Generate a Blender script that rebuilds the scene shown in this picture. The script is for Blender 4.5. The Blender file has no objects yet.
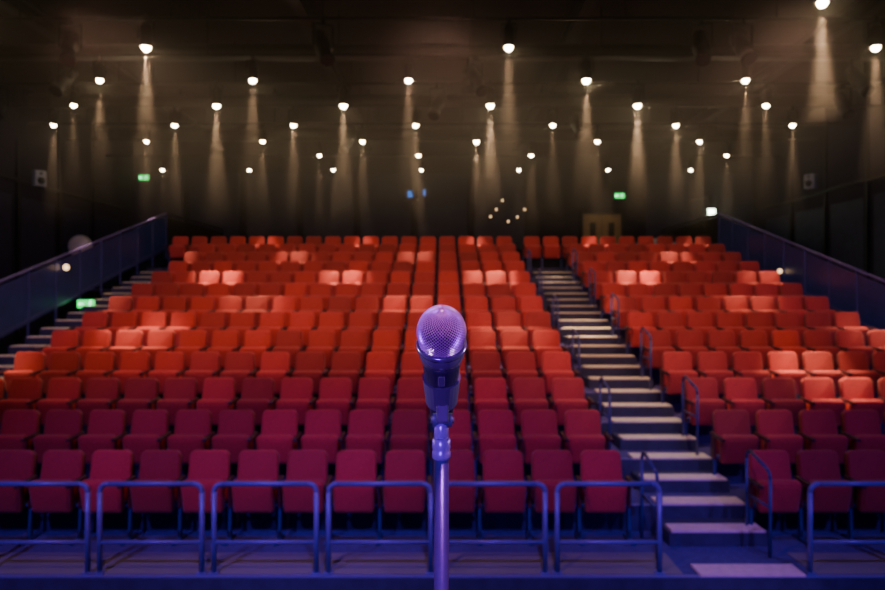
import bpy, bmesh, math, random
from mathutils import Vector, Matrix, Euler
random.seed(7)
S = bpy.context.scene
CAMZ = 2.74
COL = S.collection

# ---------------------------------------------------------------- materials
def mat(name, col, rough=0.6, metal=0.0, noise=0.0, nscale=20, emit=None, estr=0.0, bump=0.0, objrand=0.0, sheen=0.0, spec=0.5):
    m = bpy.data.materials.new(name); m.use_nodes = True
    nt = m.node_tree; b = nt.nodes["Principled BSDF"]
    b.inputs["Base Color"].default_value = (*col, 1)
    b.inputs["Roughness"].default_value = rough
    b.inputs["Metallic"].default_value = metal
    b.inputs["Specular IOR Level"].default_value = spec
    if sheen: b.inputs["Sheen Weight"].default_value = sheen
    if emit:
        b.inputs["Emission Color"].default_value = (*emit, 1)
        b.inputs["Emission Strength"].default_value = estr
    src = None
    if noise or bump:
        tc = nt.nodes.new("ShaderNodeTexCoord")
        n = nt.nodes.new("ShaderNodeTexNoise"); n.inputs["Scale"].default_value = nscale
        n.inputs["Detail"].default_value = 4
        nt.links.new(tc.outputs["Object"], n.inputs["Vector"])
        if noise:
            r = nt.nodes.new("ShaderNodeMapRange")
            r.inputs["From Min"].default_value = 0.3; r.inputs["From Max"].default_value = 0.7
            r.inputs["To Min"].default_value = 1 - noise; r.inputs["To Max"].default_value = 1 + noise
            nt.links.new(n.outputs["Fac"], r.inputs["Value"]); src = r.outputs["Result"]
        if bump:
            bp = nt.nodes.new("ShaderNodeBump"); bp.inputs["Strength"].default_value = bump
            bp.inputs["Distance"].default_value = 0.01
            nt.links.new(n.outputs["Fac"], bp.inputs["Height"]); nt.links.new(bp.outputs["Normal"], b.inputs["Normal"])
    if objrand:
        oi = nt.nodes.new("ShaderNodeObjectInfo")
        r2 = nt.nodes.new("ShaderNodeMapRange")
        r2.inputs["To Min"].default_value = 1 - objrand; r2.inputs["To Max"].default_value = 1 + objrand
        nt.links.new(oi.outputs["Random"], r2.inputs["Value"])
        if src:
            mu = nt.nodes.new("ShaderNodeMath"); mu.operation = 'MULTIPLY'
            nt.links.new(src, mu.inputs[0]); nt.links.new(r2.outputs["Result"], mu.inputs[1]); src = mu.outputs[0]
        else: src = r2.outputs["Result"]
    if src:
        vm = nt.nodes.new("ShaderNodeVectorMath"); vm.operation = 'SCALE'
        vm.inputs[0].default_value = col
        nt.links.new(src, vm.inputs["Scale"]); nt.links.new(vm.outputs["Vector"], b.inputs["Base Color"])
    return m

M_red   = mat("seat_fabric_red", (0.48, 0.036, 0.038), 0.75, noise=0.15, nscale=60, bump=0.2, objrand=0.3, sheen=0.2)
M_shell = mat("seat_shell", (0.10, 0.012, 0.02), 0.5)
M_arm   = mat("seat_arm", (0.05, 0.010, 0.018), 0.4)
M_frame = mat("seat_frame_blue", (0.04, 0.05, 0.22), 0.4, metal=0.2)
M_rail  = mat("rail_blue_paint", (0.16, 0.12, 0.42), 0.35, metal=0.1)
M_hand  = mat("handrail_blue_paint", (0.05, 0.05, 0.22), 0.4, metal=0.1)
M_carpet= mat("carpet_blue", (0.07, 0.05, 0.22), 0.95, noise=0.2, nscale=25, bump=0.2)
M_riser = mat("riser_dark", (0.04, 0.04, 0.10), 0.8, noise=0.2, nscale=8)
M_tread = mat("tread_pale_wood", (0.85, 0.76, 0.58), 0.6, noise=0.1, nscale=15)
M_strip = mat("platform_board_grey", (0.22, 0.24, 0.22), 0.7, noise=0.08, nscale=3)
M_wall  = mat("wall_black_paint", (0.014, 0.010, 0.024), 0.85, noise=0.3, nscale=3)
M_wallp = mat("wall_panel", (0.022, 0.017, 0.052), 0.6, noise=0.25, nscale=4)
M_ceil  = mat("ceiling_black", (0.02, 0.016, 0.014), 0.9, noise=0.3, nscale=2)
M_floor = mat("floor_dark", (0.02, 0.02, 0.03), 0.7, noise=0.2, nscale=6)
M_stage = mat("stage_black_boards", (0.02, 0.02, 0.022), 0.5, noise=0.3, nscale=4)
M_black = mat("black_metal", (0.02, 0.018, 0.016), 0.5, metal=0.3, noise=0.1, nscale=30)
M_pipe  = mat("rigging_pipe", (0.03, 0.027, 0.024), 0.45, metal=0.5, noise=0.1, nscale=30)
M_bulb  = mat("lamp_warm", (1, .9, .7), 0.4, emit=(1, .78, .46), estr=130)
M_bulbs = mat("lamp_warm_small", (1, .9, .7), 0.4, emit=(1, .72, .40), estr=7)
M_marker= mat("lamp_marker", (1, .9, .7), 0.4, emit=(1, .62, .30), estr=3)
M_cool  = mat("lamp_cool", (1, 1, 1), 0.4, emit=(.8, 1, .75), estr=20)
M_blue  = mat("lamp_blue", (.05, .2, .6), 0.4, emit=(.02, .25, 1), estr=0.8)
M_green = mat("exit_sign_green", (0, .4, .1), 0.4, emit=(0.0, .8, .12), estr=2.2)
M_white = mat("sign_white", (.9, 1, .95), 0.4, emit=(.5, 1, .7), estr=3)
M_glass = mat("balustrade_panel_blue", (0.02, 0.035, 0.18), 0.35, noise=0.15, nscale=5)
M_door  = mat("door_wood", (0.20, 0.12, 0.06), 0.5, noise=0.2, nscale=6)
M_grey  = mat("equipment_grey", (0.45, 0.45, 0.5), 0.5, noise=0.1, nscale=20)
M_mirror= mat("mirror_face", (0.75, 0.6, 0.6), 0.5, metal=0.2)
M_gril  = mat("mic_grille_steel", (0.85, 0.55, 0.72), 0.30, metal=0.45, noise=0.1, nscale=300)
M_foam  = mat("mic_foam_dark", (0.008, 0.004, 0.02), 0.9)
M_micb  = mat("mic_body_enamel", (0.06, 0.040, 0.09), 0.25, metal=0.4)
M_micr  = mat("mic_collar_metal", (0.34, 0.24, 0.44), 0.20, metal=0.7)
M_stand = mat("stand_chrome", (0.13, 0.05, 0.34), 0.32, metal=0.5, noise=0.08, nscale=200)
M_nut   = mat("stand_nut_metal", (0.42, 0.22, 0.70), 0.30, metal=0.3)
M_clip  = mat("mic_clip_plastic", (0.10, 0.07, 0.14), 0.4)

# ---------------------------------------------------------------- builder
class B:
    def __init__(s): s.bm = bmesh.new(); s.mats = []
    def mi(s, m):
        if m not in s.mats: s.mats.append(m)
        return s.mats.index(m)
    def merge(s, t, m, mx=None, smooth=False):
        if mx is not None: t.transform(mx)
        i = s.mi(m)
        for f in t.faces: f.material_index = i; f.smooth = smooth
        me = bpy.data.meshes.new("t"); t.to_mesh(me); t.free()
        s.bm.from_mesh(me); bpy.data.meshes.remove(me)
    def box(s, c, size, m, rot=(0,0,0), bevel=0.0, seg=2):
        t = bmesh.new(); bmesh.ops.create_cube(t, size=1)
        bmesh.ops.scale(t, vec=size, verts=t.verts)
        if bevel: bmesh.ops.bevel(t, geom=t.edges[:], offset=bevel, segments=seg, affect='EDGES', profile=0.5)
        s.merge(t, m, Matrix.Translation(c) @ Euler(rot).to_matrix().to_4x4(), smooth=False)
    def cyl(s, p, q, r, m, r2=None, seg=16, caps=True):
        p, q = Vector(p), Vector(q); d = q - p
        t = bmesh.new()
        bmesh.ops.create_cone(t, cap_ends=caps, segments=seg, radius1=r, radius2=r if r2 is None else r2, depth=d.length)
        s.merge(t, m, Matrix.Translation((p+q)/2) @ d.to_track_quat('Z','Y').to_matrix().to_4x4(), smooth=True)
    def sph(s, c, r, m, sc=(1,1,1), u=16, v=10):
        t = bmesh.new(); bmesh.ops.create_uvsphere(t, u_segments=u, v_segments=v, radius=r)
        s.merge(t, m, Matrix.Translation(c) @ Matrix.Diagonal((*sc,1)), smooth=True)
    def lathe(s, prof, m, mx, seg=40):
        t = bmesh.new(); rings = []
        for (r, z) in prof:
            rings.append([t.verts.new((r*math.cos(2*math.pi*k/seg), r*math.sin(2*math.pi*k/seg), z)) for k in range(seg)])
        for a, b in zip(rings, rings[1:]):
            for k in range(seg): t.faces.new((a[k], a[(k+1)%seg], b[(k+1)%seg], b[k]))
        t.faces.new(rings[0][::-1]); t.faces.new(rings[-1])
        bmesh.ops.recalc_face_normals(t, faces=t.faces[:])
        s.merge(t, m, mx, smooth=True)
    def tube(s, pts, r, m, seg=10):
        for a, b in zip(pts, pts[1:]): s.cyl(a, b, r, m, seg=seg)
        for p in pts[1:-1]: s.sph(p, r, m, u=seg, v=6)
    def slab(s, wb, wt, h, th, rad, bev, m, mx, puff=0.0):
        pts = [(-wb/2+rad*.4, 0), (wb/2-rad*.4, 0), (wb/2, rad*.4)]
        for k in range(6):
            a = math.pi/2*k/5
            pts.append((wt/2-rad+rad*math.cos(a), h-rad+rad*math.sin(a)))
        for k in range(6):
            a = math.pi/2+math.pi/2*k/5
            pts.append((-wt/2+rad+rad*math.cos(a), h-rad+rad*math.sin(a)))
        pts.append((-wb/2, rad*.4))
        t = bmesh.new()
        f = t.faces.new([t.verts.new((x, -th/2, z)) for x, z in pts])
        e = bmesh.ops.extrude_face_region(t, geom=[f])
        vs = [g for g in e['geom'] if isinstance(g, bmesh.types.BMVert)]
        bmesh.ops.translate(t, vec=(0, th, 0), verts=vs)
        bmesh.ops.recalc_face_normals(t, faces=t.faces[:])
        ed = [x for x in t.edges if abs(x.verts[0].co.y - x.verts[1].co.y) < 1e-5]
        bmesh.ops.bevel(t, geom=ed, offset=bev, segments=3, affect='EDGES', profile=0.5)
        s.merge(t, m, mx, smooth=True)
    def mesh(s, name):
        me = bpy.data.meshes.new(name); s.bm.to_mesh(me); s.bm.free()
        for m in s.mats: me.materials.append(m)
        return me
    def obj(s, name, loc=(0,0,0), rot=(0,0,0), parent=None):
        o = bpy.data.objects.new(name, s.mesh(name)); COL.objects.link(o)
        o.location = loc; o.rotation_euler = rot
        if parent: o.parent = parent
        return o
def inst(name, me, loc, rot=(0,0,0), sc=1):
    o = bpy.data.objects.new(name, me); COL.objects.link(o); o.location = loc; o.rotation_euler = rot
    o.scale = (sc,)*3
    return o

# ---------------------------------------------------------------- layout
Z0 = 0.30; RISE = 0.259; PITCH = 0.93; D1 = 7.10; NR = 13
front = lambda n: D1 + PITCH*(n-1) - 0.78 if n > 1 else 6.05
zrow = lambda n: Z0 + RISE*(n-1)
YB = 24.0; XW = 10.6; ZC = 8.0; YF = -5.0
AL, AR = 2.20, 3.05      # centre aisle
LL, LR = -7.38, -6.20    # left aisle
XR = 7.38

def plain(name, c, size, m, bevel=0):
    b = B(); b.box((0,0,0), size, m, bevel=bevel); return b.obj(name, c)
plain("floor", (0, (YB+YF)/2, -0.05), (2*XW, YB-YF, 0.1), M_floor)
plain("ceiling", (0, (YB+YF)/2, ZC+0.05), (2*XW+.4, YB-YF+.4, 0.1), M_ceil)
plain("wall_back", (0, YB+0.1, ZC/2), (2*XW, 0.2, ZC), M_wall)
plain("wall_front", (0, YF-0.1, ZC/2), (2*XW, 0.2, ZC), M_wall)
for sgn, nm in ((-1, "left"), (1, "right")):
    plain("wall_"+nm, (sgn*(XW+0.1), (YB+YF)/2, ZC/2), (0.2, YB-YF+.4, ZC), M_wall)
    b = B()
    y = 6.0
    while y < 23:
        b.box((sgn*(XW-0.02), y+0.9, 4.1), (0.04, 1.5, 2.2), M_wallp, bevel=0.01)
        b.box((sgn*(XW-0.04), y, 4.0), (0.08, 0.10, 7.9), M_black)
        y += 1.9
    b.box((sgn*(XW-0.05), 14.5, 2.9), (0.10, 17, 0.06), M_rail)
    b.box((sgn*(XW-0.05), 14.5, 5.6), (0.10, 17, 0.08), M_black)
    b.obj("trim_1" if sgn < 0 else "trim_2")
    plain("baseboard_"+nm, (sgn*(XW-0.015), (YB+YF)/2, 0.08), (0.03, YB-YF-.1, 0.16), M_black)
b = B()
for k in range(-5, 6):
    if k in (2, 3): continue
    b.box((k*1.95, YB-0.03, 5.6), (1.7, 0.06, 2.6), M_wallp, bevel=0.01)
b.obj("trim_3")

# stage
b = B()
b.box((0, -0.8, 0.55), (14, 8.0, 1.098), M_stage)
b.box((0, 3.215, 1.07), (14, 0.03, 0.06), M_black)
b.obj("stage")

# seating platform
b = B()
for n in range(1, NR+1):
    y0 = front(n); y1 = front(n+1) if n < NR else YB-0.01
    b.box((0, (y0+y1)/2, zrow(n)/2), (2*XR, y1-y0, zrow(n)-0.002), M_carpet)
    b.box((0, y0-0.006, zrow(n)-RISE/2 if n > 1 else Z0/2), (2*XR, 0.012, RISE if n > 1 else Z0-.02), M_riser)
    b.box((0, y0+0.02, zrow(n)+0.001), (2*XR, 0.05, 0.008), M_rail)
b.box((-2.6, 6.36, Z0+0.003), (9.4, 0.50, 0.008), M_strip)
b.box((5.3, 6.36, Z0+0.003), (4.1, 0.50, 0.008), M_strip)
b.obj("seating_platform")

def stairs(name, x0, x1):
    b = B(); w = x1-x0; xc = (x0+x1)/2
    for n in range(1, NR):
        y0, z = front(n), zrow(n)
        y2 = front(n+1)
        b.box((xc, y0+0.12, z+0.012), (w-.06, 0.25, 0.024), M_tread, bevel=0.004)
        ym = y2-0.465
        b.box((xc, (ym+y2)/2, z+RISE/4+0.002), (w, 0.465-.02, RISE/2), M_riser)
        b.box((xc, ym+0.12, z+RISE/2+0.012), (w-.06, 0.22, 0.024), M_tread, bevel=0.004)
    b.box((xc, 5.87, 0.075), (w+.2, 0.30, 0.15), M_riser)
    b.box((xc, 5.86, 0.16), (w+.2, 0.28, 0.024), M_tread)
    return b.obj(name)
stairs("aisle_stairs", AL, AR+0.12)
stairs("aisle_stairs", LL, LR)

# ---------------------------------------------------------------- seats
def seat_mesh(name, both):
    b = B()
    T = Matrix.Translation; RX = lambda a: Matrix.Rotation(a, 4, 'X')
    b.slab(0.43, 0.405, 0.50, 0.075, 0.065, 0.024, M_red, T((0, -0.045, 0.365)) @ RX(-0.18))
    b.slab(0.41, 0.38, 0.47, 0.03, 0.05, 0.008, M_shell, T((0, 0.012, 0.365)) @ RX(-0.18))
    # tipped-up seat cushion: leans toward the stage at its top, leaving a shadow gap to the backrest
    b.slab(0.40, 0.42, 0.33, 0.10, 0.05, 0.034, M_red, T((0, -0.150, 0.29)) @ RX(0.20))
    b.slab(0.34, 0.36, 0.25, 0.014, 0.04, 0.005, M_red, T((0, -0.204, 0.315)) @ RX(0.20))
    b.cyl((-0.225, -0.12, 0.34), (0.225, -0.12, 0.34), 0.018, M_frame, seg=8)
    for sx in ((-0.2485, 0.2485) if both else (-0.2485,)):
        b.box((sx, -0.20, 0.595), (0.05, 0.34, 0.035), M_arm, rot=(0.06, 0, 0), bevel=0.012)
        b.box((sx, -0.10, 0.46), (0.025, 0.11, 0.27), M_shell, bevel=0.006)
        b.box((sx, -0.12, 0.17), (0.03, 0.05, 0.34), M_frame, rot=(-0.08, 0, 0), bevel=0.006)
        b.box((sx, -0.15, 0.0125), (0.05, 0.30, 0.025), M_frame, bevel=0.005)
    return b.mesh(name)
me_seat = seat_mesh("theatre_seat_mesh", False)
me_end = seat_mesh("theatre_seat_end_mesh", True)
P = 0.497
for n in range(1, NR+1):
    y = D1 + PITCH*(n-1); z = zrow(n)+0.002
    for k in range(16 if n < NR else 18):
        inst("theatre_seat", me_end if k == 0 else me_seat, (1.61 - P*k, y, z))
    x0, cnt = (3.32, 8) if n < NR else (2.33, 10)
    for k in range(cnt):
        inst("theatre_seat", me_end if k == cnt-1 else me_seat, (x0+P*k, y, z))

# ---------------------------------------------------------------- rails
def guard(name, x):
    b = B(); w = 0.94; h = 0.78; r = 0.023; c = 0.07
    pts = [(r, 0, 0), (r, 0, h-c)]
    for k in range(1, 6):
        a = math.pi/2*k/5
        pts.append((r+c-c*math.cos(a), 0, h-c+c*math.sin(a)))
    pts2 = [(w-p[0], p[1], p[2]) for p in pts][::-1]
    b.tube(pts+pts2, r, M_rail)
    b.cyl((r, 0, 0.27), (w-r, 0, 0.27), 0.018, M_rail)
    for xx in (r, w-r): b.box((xx, 0, 0.006), (0.08, 0.08, 0.012), M_rail)
    return b.mesh(name)
me_g = guard("guard_rail_mesh", 0)
for k in range(-7, 2): inst("guard_rail", me_g, (k*1.0-0.02, 6.12, Z0+0.009))
for k in range(4): inst("guard_rail", me_g, (3.19+k*1.0, 6.12, Z0+0.009))

def hand_mesh():
    b = B(); r = 0.016
    s = RISE/PITCH
    L = 0.5; h = 0.80; c = 0.08
    pts = [(0, 0, 0), (0, 0, h-c), (0, c*.3, h-c*.3), (0, c, h), (0, L-c, h+s*L*.6), (0, L-c*.3, h+s*L*.6-c*.3), (0, L, h+s*L*.6-c), (0, L, 0.02)]
    b.tube(pts, r, M_hand, seg=8)
    b.cyl((0, 0, 0.45), (0, L, 0.45), 0.012, M_hand, seg=8)
    return b.mesh("stair_handrail_mesh")
me_h = hand_mesh()
for n in range(1, NR, 2):
    y = front(n)+0.11 if n > 1 else 6.45
    inst("stair_handrail", me_h, (1.98, y, zrow(n)+0.01))
    inst("stair_handrail", me_h, (3.02, y, zrow(n)+0.026))

def balustrade(name, x):
    b = B(); s = RISE/PITCH
    ya, yb = 6.3, 18.9
    za = Z0+0.12; zb = za + s*(yb-ya)
    L = math.hypot(yb-ya, zb-za); ang = math.atan2(zb-za, yb-ya)
    ym, zm = (ya+yb)/2, (za+zb)/2
    H = 1.02
    b.box((x, ym, zm+H), (0.04, L, 0.04), M_rail, rot=(ang, 0, 0), bevel=0.01)
    b.box((x, ym, zm+0.12), (0.04, L, 0.04), M_hand, rot=(ang, 0, 0))
    b.box((x, ym, zm+0.50), (0.012, L, 0.86), M_glass, rot=(ang, 0, 0))
    n = 14
    for k in range(n+1):
        y = ya+(yb-ya)*k/n; z = za+s*(y-ya)
        b.box((x, y, z+H/2-0.1), (0.035, 0.04, H+0.2), M_hand, bevel=0.006)
    ye = YB-0.2
    b.box((x, (yb+ye)/2, zb+H), (0.04, ye-yb, 0.04), M_black)
    b.box((x, (yb+ye)/2, zb+0.50), (0.012, ye-yb, 0.86), M_black)
    return b.obj(name)
balustrade("side_balustrade", -7.46)
balustrade("side_balustrade", 7.46)

# ---------------------------------------------------------------- rigging
HL = CAMZ+3.96
def can_mesh(name, small):
    b = B(); m = M_bulbs if small else M_bulb
    r = 0.085
    b.lathe([(r*.55, 0.30), (r, 0.22), (r, 0.0), (r*1.12, -0.01), (r*1.12, -0.03), (r*.8, -0.03), (r*.8, 0.0)], M_black, Matrix.Identity(4), seg=16)
    b.sph((0,0,-0.02), r*.66, m, sc=(1,1,1.1), u=14, v=8)
    b.box((-r-0.02, 0, 0.20), (0.012, 0.03, 0.22), M_black)
    b.box((r+0.02, 0, 0.20), (0.012, 0.03, 0.22), M_black)
    b.box((0, 0, 0.31), (2*r+0.05, 0.03, 0.015), M_black)
    b.box((0, 0, 0.36), (0.05, 0.06, 0.09), M_black)
    return b.mesh(name)
me_can = can_mesh("spotlight_mesh", False)
rows = {
 0: (9.4,  [(-6.3,.7),(5.1,1.8)]),
 1: (11.1, [(-4.7,1.4),(1.05,.9),(6.87,1.0)]),
 2: (12.8, [(-6.27,.6),(-3.47,.8),(-.62,.7),(2.63,1.2),(5.54,.7)]),
 3: (14.5, [(-7.64,.5),(-4.68,1.7),(-2.05,1.4),(.99,1.9),(4.04,2.0),(6.7,.6)]),
 4: (16.2, [(-9.0,.35),(-6.2,.5),(-3.45,.6),(-.62,.6),(2.55,.6),(5.4,.7),(8.1,.6)]),
 5: (17.9, [(-7.57,.4),(-4.6,.5),(-2.05,.6),(.87,1.0),(3.96,.6),(6.57,.5)]),
 6: (19.7, [(-3.46,.3),(-.68,.4),(2.5,.4),(8.0,.3)]),
 7: (22.0, [(-8.8,.12),(-6.07,.12),(-3.43,.12),(-.66,.12),(2.4,.15),(5.2,.12),(7.8,.12)]),
}
def spot(name, loc, target, energy, col, size, blend=0.6, rad=0.05, parent=None):
    l = bpy.data.lights.new(name, 'SPOT'); l.energy = energy; l.color = col
    l.spot_size = math.radians(size); l.spot_blend = blend; l.shadow_soft_size = rad
    o = bpy.data.objects.new(name, l); COL.objects.link(o)
    o.location = loc
    d = Vector(target)-Vector(loc)
    o.rotation_euler = d.to_track_quat('-Z','Y').to_euler()
    if parent:
        o.parent = parent; o.matrix_parent_inverse = Matrix.Translation(-parent.location)
    return o
for r, (y, ls) in rows.items():
    b = B()
    b.cyl((-XW+.02, 0, 0), (XW-.02, 0, 0), 0.03, M_pipe, seg=10)
    for k in range(-4, 5): b.cyl((k*2.4+0.5, 0, 0), (k*2.4+0.5, 0, ZC-(HL+.42)), 0.012, M_pipe, seg=6)
    b.obj("lighting_bar", (0, y, HL+0.42))
    for x, p in ls:
        f = inst("ceiling_spotlight", me_can, (x, y, HL), sc=0.78+0.35*min(p,1.2))
        spot("spot_beam", (x, y, HL-0.11), (x, y, 0), 2700*p, (1, .67, .38), 21, 1.0, 0.04, f)
for x in (-7.5, -2.5, 2.5, 7.5):
    b = B()
    b.box((0, 0, 0.14), (0.22, 17, 0.02), M_pipe); b.box((0, 0, -0.14), (0.22, 17, 0.02), M_pipe); b.box((0, 0, 0), (0.02, 17, 0.27), M_pipe)
    b.obj("ceiling_beam", (x, 15.4, ZC-0.16))
b = B()
for y in (10.2, 13.6, 17.0, 20.5):
    b.cyl((-10, y, 0), (10, y, 0), 0.16, M_pipe, seg=14)
b.obj("ventilation_ducts", (0, 0, 7.45))

def lantern_mesh():
    b = B()
    b.lathe([(0.06,0.30),(0.12,0.26),(0.13,0.0),(0.13,-0.10),(0.10,-0.12),(0.10,-0.30),(0.12,-0.31),(0.12,-0.36),(0.09,-0.36)], M_black, Matrix.Rotation(math.radians(-38),4,'X'), seg=18)
    for sx in (-.16,.16): b.box((sx,0,0.16),(0.015,0.05,0.36), M_black)
    b.box((0,0,0.345),(0.335,0.05,0.02), M_black)
    b.box((0,0,0.40),(0.06,0.07,0.12), M_black)
    return b.mesh("profile_lantern_mesh")
me_l = lantern_mesh()
for (x, y, a) in ((-1.9,11.1,.5),(4.1,11.1,-.2),(4.35+.4,11.1,.1),(-5.9,11.1,.3),(-6.9,12.8,-.3),(0.6,12.8,.6),(-.1,14.5,-.4),(7.6,12.8,.3),(8.3,14.5,0),(-9.2,14.5,.5),(-8.8,12.8,.1),(3.1,16.2,.2),(-2.4,17.9,-.5)):
    inst("profile_lantern", me_l, (x, y, HL-0.02), (0, 0, a))

# ---------------------------------------------------------------- small things on back / side walls
b = B()
fl = zrow(NR)
b.box((0, 0, 1.05), (1.30, 0.05, 2.10), M_door, bevel=0.005)
b.box((0, -0.03, 1.05), (0.012, 0.012, 2.08), M_black)
for sx in (-.69, .69): b.box((sx, -0.02, 1.09), (0.08, 0.12, 2.18), M_black)
b.box((0, -0.02, 2.15), (1.46, 0.12, 0.10), M_black)
for sx in (-.32, .32):
    b.box((sx, -0.03, 1.5), (0.2, 0.02, 0.6), M_black)
    b.cyl((sx*.35, -0.06, 0.9), (sx*.35, -0.06, 1.2), 0.012, M_grey, seg=8)
b.obj("door_1", (5.45, YB-0.06, fl+0.005))
spot("door_fill", (5.3, YB-1.2, 6.3), (5.45, YB, 4.6), 16, (1, .7, .4), 70)  # added spot that lights the door warmly, no fixture behind it

def sign(name, loc, w, h, rotz, mface, estripe):
    b = B()
    b.box((0,0,0),(w+.04,0.06,h+.04), M_black, bevel=0.006)
    b.box((0,-0.034,0),(w,0.012,h), mface)
    b.box((-w*.25,-0.043,0),(w*.28,0.006,h*.14), estripe)
    b.box((-w*.37,-0.043,0),(h*.25,0.006,h*.25), estripe, rot=(0,math.pi/4,0))
    b.box((w*.22,-0.043,0),(w*.10,0.006,h*.5), estripe, rot=(0,.3,0))
    b.sph((w*.26,-0.043,h*.34), h*.1, estripe, u=8, v=6)
    return b.obj(name, loc, (0,0,rotz))
sign("exit_sign", (6.05, YB-0.06, 6.13), .34, .17, 0, M_green, M_white)
sign("exit_sign", (-10.2, YB-0.06, 6.75), .34, .17, 0, M_green, M_white)
sign("exit_sign", (-7.28, 14.3, 2.56), .32, .16, math.radians(25), M_green, M_white)

def bulk(name, loc, m, r=0.07):
    b = B()
    b.cyl((0,0.03,0),(0,-0.0,0), r*1.2, M_black); b.sph((0,-0.01,0), r, m, sc=(1,.6,1))
    return b.obj(name, loc)
bulk("bulkhead_lamp", (-7.36, 13.7, 3.28), M_marker, .06)
bulk("bulkhead_lamp", (7.37, 15.3, 3.26), M_marker, .05)
b = B()
for (x, y, z) in ((2.0, 23.4, 5.9),(1.8,23.4,5.6),(1.6,23.3,5.35),(2.75,23.4,5.6),(2.5,23.4,5.35),(2.2,23.4,5.2)):
    b.cyl((x,y+.05,z),(x,y,z),.05,M_black); b.sph((x,y,z),.033,M_marker,u=10,v=6)
    b.cyl((x,y+.03,z),(x,YB,z),.012,M_black,seg=6)
b.obj("wall_marker_lamps")
b = B()
b.box((0,0,0),(.5,.45,.32),M_black,bevel=.02); b.box((0,-.23,0.02),(.16,.02,.2),M_blue); b.cyl((0.1,-.20,0.05),(0.1,-.34,0.05),.06,M_black)
b.cyl((0,0,.15),(0,0,1.2),.02,M_pipe)
b.obj("projector", (-1.05, 23.0, 6.0))
b = B()
b.box((0,0,0),(.10,.08,.3),M_black); b.box((0,-.045,0),(.06,.01,.2),M_blue); b.cyl((0,0,0),(0,.9,0),.015,M_black)
b.obj("blue_work_light", (-.6, 23.0, 6.1))
b = B()
b.box((0,0,0),(.34,.14,.26),M_black,bevel=.02); b.box((0,-.08,0),(.26,.02,.18),M_cool); b.cyl((0,0,.1),(0,0,.5),.02,M_black); b.cyl((0,0,.5),(0,1.0,.5),.02,M_black)
b.obj("flood_lamp", (8.75, 22.9, 5.45), (0,0,.3))
spot("flood_beam", (8.7, 22.7, 5.4), (7.5, 19.5, 3.4), 60, (.85,1,.8), 90)
b = B()
b.box((0,0,.0),(1.3,.6,.05),M_grey,bevel=.01)
for sx in (-.6,.6): b.box((sx,0,-.45),(.05,.55,.85),M_black)
b.box((-.2,0,.09),(.6,.4,.10),M_grey,rot=(.2,0,0),bevel=.01); b.box((.35,.1,.2),(.4,.05,.3),M_black,bevel=.01)
b.obj("mixing_desk", (6.6, 21.5, fl+.90))
for (x,y,z,rz) in ((-10.25,17.8,5.7,-.9),(10.25,19.5,5.9,.9)):
    b = B()
    b.box((0,0,0),(.28,.22,.40),M_grey,bevel=.03); b.cyl((0,-.105,-.06),(0,-.125,-.06),.09,M_black,seg=20); b.cyl((0,-.105,.12),(0,-.12,.12),.035,M_black)
    b.cyl((0,.05,0),(0,.32,0),.02,M_black)
    b.obj("wall_loudspeaker", (x,y,z), (0,0,-rz))
b = B()
b.sph((0,0,0),.30,M_mirror,sc=(1,.25,1),u=28,v=14); b.cyl((0,.02,0),(0,.06,0),.32,M_grey,seg=28); b.cyl((0,.05,0),(-.3,.3,0),.02,M_black)
b.obj("convex_mirror", (-10.15, 19.6, 4.1), (0,0,.3))

# ---------------------------------------------------------------- haze: drifting smoke, thick under the roof and thinning out downwards
XH = XW-.15
t = bmesh.new()
prof = [(8.1, 7.95), (8.1, 5.6), (10.8, 4.6), (14.0, 4.2), (23.7, 4.0), (23.7, 7.95)]
Lv = [t.verts.new((-XH, y, z)) for y, z in prof]; Rv = [t.verts.new((XH, y, z)) for y, z in prof]
t.faces.new(Lv); t.faces.new(Rv[::-1])
for i in range(len(prof)):
    j = (i+1) % len(prof); t.faces.new((Lv[i], Rv[i], Rv[j], Lv[j]))
bmesh.ops.recalc_face_normals(t, faces=t.faces[:])
me = bpy.data.meshes.new("stage_haze"); t.to_mesh(me); t.free()
hz = bpy.data.objects.new("stage_haze", me); COL.objects.link(hz)
hm = bpy.data.materials.new("haze_volume"); hm.use_nodes = True
nt = hm.node_tree; nt.nodes.clear()
N_ = nt.nodes.new; Lk = nt.links.new
out = N_("ShaderNodeOutputMaterial"); vs = N_("ShaderNodeVolumeScatter")
vs.inputs["Anisotropy"].default_value = 0.1
vs.inputs["Color"].default_value = (1,.88,.80,1)
tc = N_("ShaderNodeTexCoord"); sp = N_("ShaderNodeSeparateXYZ"); Lk(tc.outputs["Object"], sp.inputs[0])
mz = N_("ShaderNodeMapRange"); mz.interpolation_type = 'SMOOTHSTEP'
mz.inputs["From Min"].default_value = 4.0; mz.inputs["From Max"].default_value = 6.3
mz.inputs["To Min"].default_value = 0.0; mz.inputs["To Max"].default_value = 0.034
Lk(sp.outputs["Z"], mz.inputs["Value"])
nz = N_("ShaderNodeTexNoise"); nz.inputs["Scale"].default_value = 0.33; nz.inputs["Detail"].default_value = 2.0
Lk(tc.outputs["Object"], nz.inputs["Vector"])
mn = N_("ShaderNodeMapRange"); mn.inputs["From Min"].default_value = .35; mn.inputs["From Max"].default_value = .68
mn.inputs["To Min"].default_value = .5; mn.inputs["To Max"].default_value = 1.7
Lk(nz.outputs["Fac"], mn.inputs["Value"])
mu = N_("ShaderNodeMath"); mu.operation = 'MULTIPLY'
Lk(mz.outputs["Result"], mu.inputs[0]); Lk(mn.outputs["Result"], mu.inputs[1]); Lk(mu.outputs[0], vs.inputs["Density"])
Lk(vs.outputs[0], out.inputs["Volume"])
hz.data.materials.append(hm)

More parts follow.
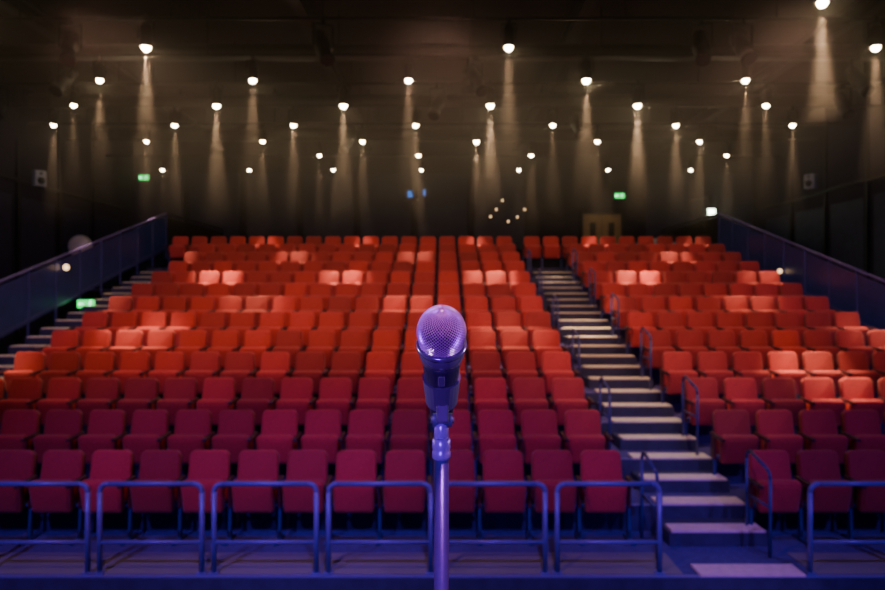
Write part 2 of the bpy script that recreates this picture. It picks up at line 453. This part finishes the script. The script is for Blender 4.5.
# ---------------------------------------------------------------- microphone
mic_c = Vector((-0.001, 0.70, CAMZ-0.037))
tilt = math.radians(38)
ax = Vector((0, -math.sin(tilt), math.cos(tilt)))
MX = Matrix.Translation(mic_c) @ ax.to_track_quat('Z','Y').to_matrix().to_4x4()
mic = bpy.data.objects.new("microphone", None); COL.objects.link(mic); mic.location = mic_c
t = bmesh.new(); R = 0.0245; N = 42; rings = []
a0, a1, NRg = math.radians(7), math.radians(128), 34
for i in range(NRg+1):
    a = a0+(a1-a0)*i/NRg
    rr = R*math.sin(a); zz = R*1.15*math.cos(a)
    if a > math.radians(95): rr = R*(math.sin(math.radians(95))-0.20*(a-math.radians(95)))
    rings.append([t.verts.new((rr*math.cos(2*math.pi*(k+.5*(i%2))/N), rr*math.sin(2*math.pi*(k+.5*(i%2))/N), zz)) for k in range(N)])
for i in range(0, NRg-1):
    for k in range(N):
        top = rings[i][k]; bot = rings[i+2][k]
        if (i+1) % 2 == 1: L_, R_ = rings[i+1][(k-1)%N], rings[i+1][k]
        else: L_, R_ = rings[i+1][k], rings[i+1][(k+1)%N]
        t.faces.new((top, L_, bot, R_))
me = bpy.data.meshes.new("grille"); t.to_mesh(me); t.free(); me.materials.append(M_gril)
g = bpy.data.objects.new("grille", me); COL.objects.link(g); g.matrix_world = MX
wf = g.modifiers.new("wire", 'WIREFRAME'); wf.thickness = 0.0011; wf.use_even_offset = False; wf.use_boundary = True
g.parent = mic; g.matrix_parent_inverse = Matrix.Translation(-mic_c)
b = B()
b.sph((0,0,0), 0.0232, M_foam, sc=(1,1,1.13), u=40, v=24)
b.lathe([(0.001,0.0284),(0.0035,0.0280),(0.0035,0.0268),(0.001,0.0268)], M_gril, Matrix.Identity(4))
b.lathe([(0.0240,-0.0135),(0.0255,-0.0140),(0.0258,-0.0165),(0.0255,-0.0190),(0.0240,-0.0195)], M_micr, Matrix.Identity(4))
b.lathe([(0.0228,-0.018),(0.0238,-0.022),(0.0235,-0.028),(0.0215,-0.034),(0.0205,-0.0345)], M_micr, Matrix.Identity(4))
b.lathe([(0.0205,-0.0345),(0.0200,-0.040),(0.0185,-0.055),(0.0155,-0.085),(0.0125,-0.120),(0.0115,-0.132),(0.0100,-0.134)], M_micb, Matrix.Identity(4))
b.box((0,-0.0185,-0.050),(0.007,0.004,0.014), M_micr, bevel=0.001)
b.sph((0,0,-0.134),0.0098,M_micr,sc=(1,1,.3))
o = b.obj("body"); o.matrix_world = MX; o.parent = mic; o.matrix_parent_inverse = Matrix.Translation(-mic_c)

# ---------------------------------------------------------------- stand
cp = mic_c - ax*0.080
sy = cp.y + 0.002; sz = cp.z
b = B()
t = bmesh.new(); seg = 22; ri, ro, hw = 0.0158, 0.0185, 0.018
def ringv(r, z, a): return (r*math.cos(a), r*math.sin(a), z)
prev = None
for k in range(seg+1):
    a = math.radians(90-142 + 284*k/seg) + math.pi
    q = [t.verts.new(ringv(ri*1.09, hw, a)), t.verts.new(ringv(ro*1.09, hw, a)), t.verts.new(ringv(ro*.94, -hw, a)), t.verts.new(ringv(ri*.94, -hw, a))]
    if prev:
        for j in range(4): t.faces.new((prev[j], prev[(j+1)%4], q[(j+1)%4], q[j]))
    else: t.faces.new(q)
    prev = q
t.faces.new(prev[::-1]); bmesh.ops.recalc_face_normals(t, faces=t.faces[:])
MC = Matrix.Translation(cp) @ ax.to_track_quat('Z','Y').to_matrix().to_4x4()
b.merge(t, M_clip, MC, smooth=False)
b.box((0, sy-0.004, sz-0.024), (0.013, 0.018, 0.026), M_clip, rot=(-.25,0,0), bevel=0.002)
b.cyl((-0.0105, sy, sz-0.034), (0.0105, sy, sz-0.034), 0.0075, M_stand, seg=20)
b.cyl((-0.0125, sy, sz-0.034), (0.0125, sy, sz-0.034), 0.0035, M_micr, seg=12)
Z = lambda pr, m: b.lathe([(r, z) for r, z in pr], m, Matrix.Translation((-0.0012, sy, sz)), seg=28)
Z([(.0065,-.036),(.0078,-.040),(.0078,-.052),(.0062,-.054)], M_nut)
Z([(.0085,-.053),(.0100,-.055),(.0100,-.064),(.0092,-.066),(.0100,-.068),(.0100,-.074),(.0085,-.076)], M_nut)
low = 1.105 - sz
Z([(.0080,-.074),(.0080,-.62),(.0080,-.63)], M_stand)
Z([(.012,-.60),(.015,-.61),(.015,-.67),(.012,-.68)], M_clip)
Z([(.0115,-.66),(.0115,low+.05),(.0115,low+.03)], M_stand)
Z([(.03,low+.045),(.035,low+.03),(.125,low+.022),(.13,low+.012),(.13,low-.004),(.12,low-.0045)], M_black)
b.obj("microphone_stand")

# ---------------------------------------------------------------- lighting
VIO = (.24, .07, 1.0)
spot("stage_wash", (-4.0, 0.5, 6.0), (-3.0, 6.3, 0.1), 1500, VIO, 50, 1.0, 0.15)
spot("stage_wash", (0.5, 0.5, 6.0), (0.5, 6.3, 0.1), 1500, VIO, 50, 1.0, 0.15)
spot("stage_wash", (5.0, 0.5, 6.0), (4.5, 6.3, 0.1), 1200, VIO, 50, 1.0, 0.15)
spot("stage_key", (-1.5, 2.5, 7.6), (-1.0, 8.8, 1.0), 430, (1, .40, .34), 85, 1.0, 0.2)
spot("stair_fill", (2.7, 6.6, 7.4), (2.65, 9.2, .8), 520, (1, .80, .68), 38, 1.0, 0.15)  # added spot to brighten the aisle treads, source unseen
for x, e in ((-4.2, 480), (0.0, 520), (4.2, 520)):
    spot("seat_fill", (x, 7.7, 6.05), (x*1.0, 12.4, 2.0), e, (1, .54, .40), 100, 1.0, 0.4)  # added warm fill for the seat rows, hung below the haze without fixtures
for sx in (-1, 1):
    spot("side_blue_fill", (sx*4.5, 4.0, 4.6), (sx*9.2, 14, 3.2), 460, (.16, .14, 1.0), 46, 1.0, 0.2)  # added blue fill to bring out the side balustrade panels, source unseen
spot("mic_key", (0.30, 0.1, 4.4), (0, .7, 2.74), 150, (1, .42, .90), 14, 0.8, 0.05)
spot("mic_violet", (-0.5, -1.4, 2.7), (0, .7, 2.45), 210, (.26, .03, 1.0), 26, 0.6, 0.10)
spot("mic_side", (-1.6, 1.2, 2.9), (0, .7, 2.68), 110, (.75, .6, 1), 8, 0.5, 0.06)
spot("mic_side", (1.6, 1.2, 2.9), (0, .7, 2.68), 110, (.75, .6, 1), 8, 0.5, 0.06)

w = bpy.data.worlds.new("World"); S.world = w; w.use_nodes = True
w.node_tree.nodes["Background"].inputs[0].default_value = (.10, .08, .25, 1)
w.node_tree.nodes["Background"].inputs[1].default_value = 0.02

cam = bpy.data.cameras.new("Camera"); co = bpy.data.objects.new("Camera", cam); COL.objects.link(co)
co.location = (0, 0, CAMZ); co.rotation_euler = (math.pi/2, 0, 0)
cam.sensor_width = 36; cam.lens = 700/885*36; cam.clip_start = 0.02
cam.dof.use_dof = True; cam.dof.focus_distance = 0.685; cam.dof.aperture_fstop = 8.5
S.camera = co
